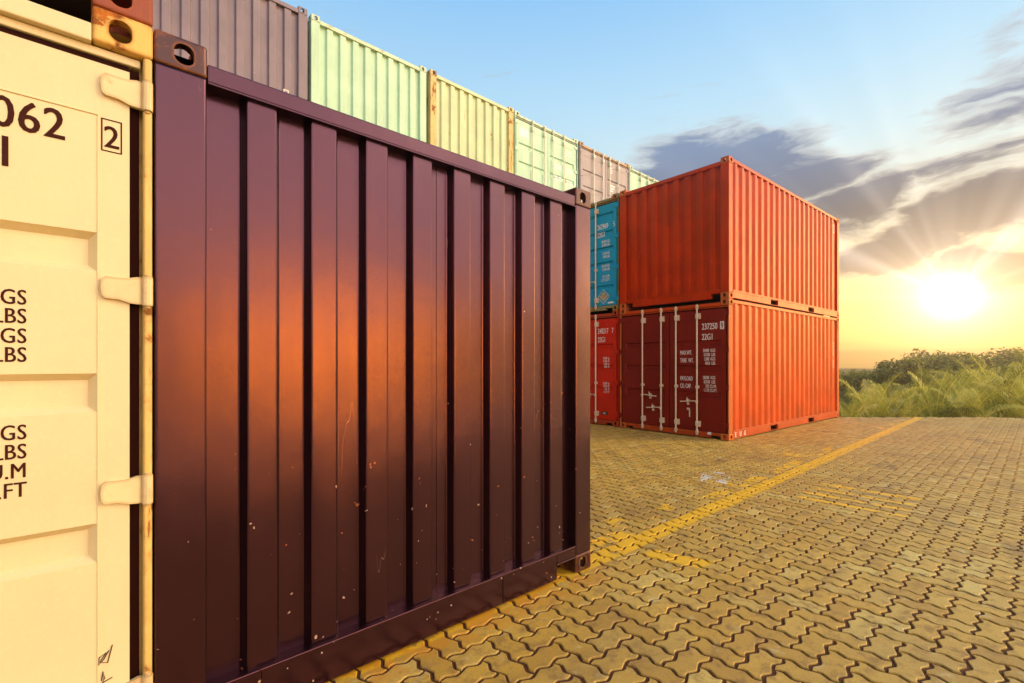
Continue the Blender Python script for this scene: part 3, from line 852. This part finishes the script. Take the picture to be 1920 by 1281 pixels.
def palm_mesh(seed, size):
    """fronds spring from a short stem: the inner ones stand, the outer ones arch over with hanging leaflets"""
    r = random.Random(seed); mb = MB(); tk = MB(); tone = []
    th = .40 * size
    tk.tube([(0, 0, -.35), (.01, .01, th * .5), (0.02, .0, th + .15)], [.16 * size, .13 * size, .08 * size], 10)
    nf = r.randint(9, 12)
    for k in range(nf):
        az = 2.39996 * k + r.uniform(-.3, .3)
        u = k / (nf - 1)
        lean = .10 + 1.05 * u + r.uniform(-.1, .1)
        Lf = size * (1.75 + .55 * math.sin(math.pi * min(1, u + .25))) * r.uniform(.85, 1.15)
        ft = r.random() ** 1.5
        n = 34; p = Vector((0.02, 0, th + .05)); pts = []; ang = lean * .5
        hx, hy = math.cos(az), math.sin(az)
        for i in range(n + 1):
            pts.append(p.copy()); s = i / n
            ang2 = ang + (lean * 1.0 + .50) * s ** 2.0
            p = p + Vector((hx * math.sin(ang2), hy * math.sin(ang2), math.cos(ang2))) * (Lf / n)
        mb.tube(pts[::2], [.026 * size * (1 - .85 * i / 17) for i in range(len(pts[::2]))], 4, False)
        tone += [.95] * (len(mb.v) - len(tone))
        side = Vector((-hy, hx, 0)); vee = r.uniform(.25, .6)
        for i in range(7, n + 1):
            s = i / n
            ll = size * .70 * (math.sin(math.pi * (.10 + .86 * s)) ** .6) * r.uniform(.85, 1.1)
            t = (pts[min(i + 1, n)] - pts[max(i - 1, 0)]).normalized()
            up = side.cross(t).normalized()
            if up.z < 0: up = -up
            for sg in (-1, 1):
                q = pts[i]
                out = (side * sg + t * (.50 + .6 * s) + up * (vee + r.uniform(-.15, .15))).normalized()
                mid = q + out * ll * .5; tip = q + out * ll * .86 + Vector((0, 0, -.62 * ll * r.uniform(.7, 1.2)))
                wv = t * (.0145 * size)
                i0_ = len(mb.v)
                mb.v += [tuple(q - wv * .6), tuple(q + wv * .6), tuple(mid + wv), tuple(mid - wv), tuple(tip)]
                mb.f += [(i0_, i0_ + 1, i0_ + 2, i0_ + 3), (i0_ + 3, i0_ + 2, i0_ + 4)]
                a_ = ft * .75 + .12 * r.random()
                tone += [a_ + .12, a_ + .12, a_ + .04, a_ + .04, a_]  # paler at the midrib, darker at tips: light from above put into the tone
    me = mb.mesh('palm_crown')
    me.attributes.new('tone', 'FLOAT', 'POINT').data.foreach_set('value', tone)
    return me, tk.mesh('palm_trunk', True)
PALMS = [palm_mesh(40 + i, 1.0) for i in range(6)]
def tree_mesh(seed, nl=3400):
    r = random.Random(seed); mb = MB(); tk = MB()
    tk.tube([(0, 0, -.3), (.04, .02, .6), (0, .05, 1.3), (.05, 0, 1.9)], [.16, .13, .10, .05], 8)
    cl = []
    for k in range(15):
        a = r.uniform(0, 6.283); rad = r.uniform(.25, 1.15); z = r.uniform(.75, 2.55)
        rad *= (1.15 - .30 * abs(z - 1.5))
        c = Vector((math.cos(a) * rad, math.sin(a) * rad, z)); cl.append((c, r.uniform(.32, .60)))
        tk.tube([(0.03, .03, .7 + .3 * r.random()), tuple(c * .5 + Vector((0, 0, .35))), tuple(c)], [.05, .03, .012], 5)
    for i in range(nl):
        c, rr = r.choice(cl)
        d = Vector((r.gauss(0, 1), r.gauss(0, 1), r.gauss(0, .8))).normalized()
        p = c + d * rr * (r.random() ** .35) * 1.05
        n = (d + Vector((r.gauss(0, .6), r.gauss(0, .6), r.gauss(0, .6) + .35))).normalized()
        u = n.orthogonal().normalized(); u.rotate(Matrix.Rotation(r.uniform(0, 6.28), 3, n)); v = n.cross(u)
        s = r.uniform(.06, .14); i0_ = len(mb.v)
        mb.v += [tuple(p - u * s), tuple(p + v * s * .42 + n * .012), tuple(p + u * s), tuple(p - v * s * .42 + n * .012)]
        mb.f.append((i0_, i0_ + 1, i0_ + 2, i0_ + 3))
    return mb.mesh('tree_crown'), tk.mesh('tree_trunk', True)
TREES = [tree_mesh(90 + i) for i in range(5)]
def plant(kind, meshes, px, d, z0, sc, rz, label, cat, group):
    """px: sideways tangent from the yard's long axis; d: distance beyond the viewpoint"""
    x, y = at(d, d * px)
    o = empty(kind, (x, y, z0), rz, label, cat, group); o.scale = (sc, sc, sc)
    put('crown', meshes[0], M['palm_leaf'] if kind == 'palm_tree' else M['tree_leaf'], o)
    put('trunk', meshes[1], M['palm_bark'] if kind == 'palm_tree' else M['bark'], o)
    return o
rp = random.Random(5)
GP = 'young coconut palms beyond the far edge of the yard'
def tx(x): return (x - 960) / 903.18
palms = []
for px, d, sc in ((1590, 14.4, .62), (1638, 15.0, .86), (1692, 14.5, .74), (1752, 15.2, .92), (1812, 14.6, .84), (1872, 15.3, 1.02), (1925, 14.7, .90), (1990, 15.6, 1.05), (2060, 15.0, 1.0)): palms.append((px, d, sc))
for px, d, sc in ((1608, 17.6, .62), (1664, 17.2, .80), (1726, 17.8, .86), (1786, 17.4, .92), (1845, 18.0, 1.02), (1905, 17.6, 1.10), (1965, 18.0, 1.12), (2035, 17.6, 1.05)): palms.append((px, d, sc))
lab0 = 'young coconut palm with arching yellow green fronds in the belt beyond the yard'
for i, (px, d, sc) in enumerate(palms):
    lab = lab0
    if i == 0: lab = 'small coconut palm nearest the lower orange container, beyond the far yard edge'
    if i == 14: lab = 'tallest coconut palm, at the right edge of the photo behind the yard'
    plant('palm_tree', PALMS[i % 6], tx(px), d, -1.22, sc, rp.uniform(0, 6.28), lab, 'palm tree', GP)
GT = 'leafy trees rising behind the palms'
for i, (px, d, sc) in enumerate(((1590, 40, .72), (1618, 36, .78), (1668, 31, 1.02), (1700, 30, 1.08), (1722, 34, 1.16), (1758, 33, 1.12), (1796, 32, 1.1), (1830, 34, 1.2), (1862, 32, 1.14), (1900, 33, 1.2), (1940, 32, 1.15), (1985, 33, 1.2), (2040, 32, 1.2), (2100, 33, 1.2), (1690, 40, 1.2), (1745, 44, 1.35), (1880, 42, 1.4), (1560, 34, .8), (1535, 36, .9))):
    lab = 'leafy dark green tree in the clump behind the coconut palms'
    if i == 2: lab = 'rounded dark tree at the left end of the clump behind the palms'
    plant('leafy_tree', TREES[i % 5], tx(px), d, -1.35, sc, rp.uniform(0, 6.28), lab, 'tree', GT)

# undergrowth: fern like ground cover between the stems, and the far wood
def undergrowth():
    r = random.Random(3); mb = MB()
    for k in range(1500):
        px = r.uniform(1540, 2300); d = r.uniform(13.0, 27); x, y = at(d, d * tx(px)); h = r.uniform(.25, .75)
        for q in range(4):
            a = r.uniform(0, 6.28); dx, dy = math.cos(a), math.sin(a); lw = r.uniform(.03, .07)
            b0 = Vector((x, y, -1.3)); m1 = b0 + Vector((dx * h * .35, dy * h * .35, h * .8)); t1 = b0 + Vector((dx * h, dy * h, h * .75))
            s = Vector((-dy, dx, 0)) * lw; i_ = len(mb.v)
            mb.v += [tuple(b0 - s * .3), tuple(b0 + s * .3), tuple(m1 + s), tuple(m1 - s), tuple(t1)]
            mb.f += [(i_, i_ + 1, i_ + 2, i_ + 3), (i_ + 3, i_ + 2, i_ + 4)]
    return put('undergrowth', mb.mesh('undergrowth'), M['tree_leaf'])
tag(undergrowth(), kind='stuff')
def far_wood():
    r = random.Random(4); mb = MB()
    for k in range(9000):
        px = r.uniform(1480, 2500); d = r.uniform(60, 130); x, y = at(d, d * tx(px))
        top = 1.0 + .4 * math.sin(px * .05) + .35 * math.sin(px * .13 + 1); z = -1.6 + top * r.random() ** .6
        n = Vector((r.gauss(0, 1), r.gauss(0, 1), r.gauss(0, 1) + .5)).normalized(); u = n.orthogonal().normalized(); v = n.cross(u); s = r.uniform(.15, .4)
        p = Vector((x, y, z)); i_ = len(mb.v)
        mb.v += [tuple(p - u * s), tuple(p + v * s * .5), tuple(p + u * s), tuple(p - v * s * .5)]; mb.f.append((i_, i_ + 1, i_ + 2, i_ + 3))
    return put('far_wood', mb.mesh('far_wood'), M['tree_leaf'])
tag(far_wood(), kind='stuff')

mb = MB(); mb.box(-325, 348, -333, 340, -2.9, 8.6)
hz_m = bpy.data.materials.new('warm_haze'); hz_m.use_nodes = True
hz = NT(hz_m.node_tree)
for n in list(hz.n):
    if n.type != 'OUTPUT_MATERIAL': hz.n.remove(n)
pvn = hz.new('ShaderNodeVolumePrincipled'); pvn.inputs['Color'].default_value = (1, .93, .80, 1); pvn.inputs['Density'].default_value = HAZE; pvn.inputs['Anisotropy'].default_value = .9
hz.l.new(pvn.outputs[0], next(n for n in hz.n if n.type == 'OUTPUT_MATERIAL').inputs['Volume'])
tag(put('haze', mb.mesh('haze'), hz_m), kind='stuff')

# ------------------------------------------------------------------ sky and light
SUNAZ = math.atan2(.913, 1.0)                         # azimuth of the low sun from the yard's view axis
def direction(a, tan_e):
    r_, f_ = math.sin(a), math.cos(a); v = Vector((f_ * FX + r_ * RX, f_ * FY + r_ * RY, tan_e)); return v.normalized()
SUN = direction(SUNAZ, .1395 * math.cos(SUNAZ))
wd = bpy.data.worlds.new('World'); S.world = wd; wd.use_nodes = True
nt = NT(wd.node_tree)
for n in list(nt.n): nt.n.remove(n)
D = nt.vm('NORMALIZE', nt.new('ShaderNodeTexCoord').outputs['Generated'])
dz = nt.xyz(D)[2]
f = nt.dot(D, (FX, FY, 0)); r_ = nt.dot(D, (RX, RY, 0))
az = nt.m('ARCTAN2', r_, f)
hyp = nt.m('SQRT', nt.m('ADD', nt.m('MULTIPLY', f, f), nt.m('MULTIPLY', r_, r_)))
el = nt.m('DIVIDE', dz, nt.m('MAXIMUM', hyp, .05))     # tangent of elevation
sky = nt.new('ShaderNodeTexSky', sky_type='NISHITA'); sky.sun_disc = False
sky.sun_elevation = math.asin(SUN.z); sky.sun_rotation = math.atan2(SUN.x, SUN.y)
grad = nt.ramp(nt.m('MAXIMUM', dz, 0), [(0, (.98, .62, .17)), (.09, (1.0, .74, .22)), (.17, (.84, .66, .38)), (.27, (.70, .74, .66)), (.36, (.62, .80, .86)), (.46, (.48, .74, .93)), (.60, (.29, .58, .92)), (1, (.10, .28, .66))])
sd = nt.m('MAXIMUM', nt.dot(D, tuple(SUN)), 0.0)
def lobe(p): return nt.m('POWER', sd, p)
CLOUDS = ((1340, 310, 190, 66, 1.35), (1480, 350, 160, 44, 1.1), (1250, 325, 120, 34, 1.0), (1630, 378, 130, 42, 1.25), (1860, 388, 240, 52, 1.35), (1790, 318, 170, 34, .80), (1650, 480, 170, 42, 1.0), (1890, 490, 170, 62, 1.0),
    (1750, 435, 220, 44, .95), (1905, 115, 110, 80, .75), (1880, 215, 130, 34, .62), (1900, 275, 120, 26, .72), (1560, 430, 110, 36, .75), (2150, 200, 180, 140, .9), (2200, 430, 220, 90, 1.1), (1050, 480, 220, 60, .8))
# clouds
w0 = nt.comb(nt.m('MULTIPLY', az, 2.0), nt.m('MULTIPLY', el, 4.0), 1.7)
wa = nt.m('MULTIPLY', nt.m('SUBTRACT', nt.noise(w0, 2.2, 4, .55), .5), .22)
we = nt.m('MULTIPLY', nt.m('SUBTRACT', nt.noise(nt.vm('ADD', w0, (9, 4, 2)), 3.0, 4, .6), .5), .06)
azw = nt.m('ADD', az, wa); elw = nt.m('ADD', el, we)
co = nt.comb(nt.m('MULTIPLY', azw, 3.0), nt.m('MULTIPLY', elw, 13.0), .37)
fb = nt.noise(co, 1.5, 9, .60, .5); fb2 = nt.noise(nt.vm('ADD', co, (5, 2, 1)), 5.0, 7, .62, .3)
nz = nt.m('ADD', nt.m('MULTIPLY', fb, .75), nt.m('MULTIPLY', fb2, .25))
def px2(x, y):
    a = math.atan((x - 960) / 903.18); return a, (681.2 - y) / 903.18 * math.cos(a)
def cloud(x, y, wx, wy, amp):
    a0, e0 = px2(x, y); a1, _ = px2(x + wx, y); sa = a1 - a0; _, e1 = px2(x, y - wy); se = e1 - e0
    q = nt.m('ADD', nt.m('POWER', nt.m('DIVIDE', nt.m('SUBTRACT', azw, a0), sa), 2), nt.m('POWER', nt.m('DIVIDE', nt.m('SUBTRACT', elw, e0), se), 2))
    return nt.m('MULTIPLY', nt.m('EXPONENT', nt.m('MULTIPLY', q, -1.0)), amp)
tot = None
for cdef in CLOUDS:
    cval = cloud(*cdef); tot = cval if tot is None else nt.m('MAXIMUM', tot, cval)
cm = nt.step(nt.m('ADD', tot, nt.m('MULTIPLY', nt.m('SUBTRACT', nz, .5), 2.2)), .20, .80)
edge = nt.m('MULTIPLY', cm, nt.m('SUBTRACT', 1.0, cm))
ccol = nt.ramp(nt.lin(el, .02, .42, 0, 1), [(0, (.62, .30, .10)), (.18, (.40, .19, .10)), (.38, (.13, .085, .125)), (.6, (.035, .036, .090)), (1, (.18, .25, .42))])
base = nt.mix(nt.m('MULTIPLY', cm, .97), grad, ccol)
base = nt.mix(nt.m('MULTIPLY', edge, .7), base, (1.0, .80, .55))
# brown bank lying on the horizon
hb = nt.m('MULTIPLY', nt.step(nt.m('ADD', el, nt.m('MULTIPLY', nt.m('SUBTRACT', fb, .5), .035)), .026, .016), nt.step(f, .0, .3))
base = nt.mix(nt.m('MULTIPLY', hb, .85), base, (.52, .27, .085))
# thin streaks of lit cloud
stv = nt.noise(nt.comb(nt.m('MULTIPLY', az, 3.0), nt.m('MULTIPLY', el, 30.0), 4.0), 1.4, 5, .55)
base = nt.mix(nt.m('MULTIPLY', nt.m('MULTIPLY', nt.step(stv, .52, .68), nt.step(el, .16, .02)), .35), base, (.72, .36, .08))
# sun and its beams
vx = nt.m('SUBTRACT', az, SUNAZ); vy = nt.m('SUBTRACT', el, .1395 * math.cos(SUNAZ))
ang = nt.m('ARCTAN2', vx, vy)
beam = nt.noise(nt.comb(nt.m('MULTIPLY', ang, 1.5), 0.0, 0.0), 1.6, 2, .5)
beam = nt.m('MULTIPLY', nt.step(beam, .42, .75), nt.m('MULTIPLY', nt.m('MULTIPLY', lobe(16), .42), nt.step(vy, -.02, .05)))
def glow(cst, p): 
    n = nt.new('ShaderNodeMix', data_type='RGBA', blend_type='MIX'); return nt.vm('SCALE', cst, (0, 0, 0))
def scaled(col, fac):
    n = nt.new('ShaderNodeVectorMath', operation='SCALE'); nt.put(n.inputs[0], col); nt.put(n.inputs['Scale'], fac); return n.outputs[0]
add = lambda a, b_: nt.vm('ADD', a, b_)
veil = nt.m('SUBTRACT', 1.0, nt.m('MULTIPLY', cm, .8))
tot_c = add(base, scaled((1.0, .80, .42), nt.m('MULTIPLY', nt.m('MULTIPLY', lobe(60), .06), veil)))
tot_c = add(tot_c, scaled((1.0, .88, .58), nt.m('MULTIPLY', nt.m('MULTIPLY', lobe(300), .30), veil)))
tot_c = add(tot_c, scaled((1.0, .95, .80), nt.m('ADD', nt.m('MULTIPLY', lobe(600), .75), nt.m('MULTIPLY', lobe(5000), 6.0))))
tot_c = add(tot_c, scaled((1.0, .86, .72), beam))
# light added behind the viewpoint: pale fill above, orange glow low down for reflections
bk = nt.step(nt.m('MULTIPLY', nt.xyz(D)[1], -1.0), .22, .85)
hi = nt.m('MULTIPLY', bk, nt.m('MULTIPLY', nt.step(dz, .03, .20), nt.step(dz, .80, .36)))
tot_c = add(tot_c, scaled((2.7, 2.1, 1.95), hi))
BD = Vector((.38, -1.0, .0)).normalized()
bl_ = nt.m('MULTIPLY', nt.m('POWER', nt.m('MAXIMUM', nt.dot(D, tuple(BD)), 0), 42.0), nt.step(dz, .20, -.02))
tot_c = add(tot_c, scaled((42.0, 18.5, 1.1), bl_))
RD = Vector((.90, -.42, .14)).normalized()  # bright patch added out of view, for pale stripes on the orange side walls
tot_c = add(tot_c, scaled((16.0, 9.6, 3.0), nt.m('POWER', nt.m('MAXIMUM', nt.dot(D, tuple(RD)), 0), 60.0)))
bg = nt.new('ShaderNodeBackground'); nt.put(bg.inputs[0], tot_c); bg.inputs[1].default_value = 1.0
bg2 = nt.new('ShaderNodeBackground'); nt.put(bg2.inputs[0], sky.outputs[0]); bg2.inputs[1].default_value = .02
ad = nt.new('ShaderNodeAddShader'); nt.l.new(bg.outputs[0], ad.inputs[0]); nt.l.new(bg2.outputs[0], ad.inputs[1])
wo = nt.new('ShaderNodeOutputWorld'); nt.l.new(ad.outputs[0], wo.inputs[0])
wd.cycles.sampling_method = 'MANUAL'; wd.cycles.sample_map_resolution = 1024

la = bpy.data.lights.new('sun', 'SUN'); la.energy = 1.6; la.angle = R(14); la.color = (1.0, .80, .52)
lo_ = bpy.data.objects.new('sun', la); COL.objects.link(lo_)
ld_ = Vector((.95, -1.0, 1.0)).normalized()           # towards the light
lo_.rotation_euler = ld_.to_track_quat('Z', 'Y').to_euler()

# ------------------------------------------------------------------ camera
cam = bpy.data.cameras.new('camera'); co_ = bpy.data.objects.new('camera', cam); COL.objects.link(co_)
co_.location = (0, 0, 1.4088)
co_.rotation_euler = (R(90), 0, -YAW)
cam.sensor_width = 36; cam.lens = 36 * 903.18 / 1920; cam.shift_y = 40.7 / 1920
cam.clip_start = .05; cam.clip_end = 12000
S.camera = co_
S.view_settings.view_transform = 'Standard'; S.view_settings.look = 'None'; S.view_settings.exposure = 0; S.view_settings.gamma = 1
S.render.engine = 'CYCLES'
S.cycles.use_denoising = True
S.cycles.max_bounces = 8; S.cycles.diffuse_bounces = 3; S.cycles.glossy_bounces = 3
S.cycles.sample_clamp_indirect = 6
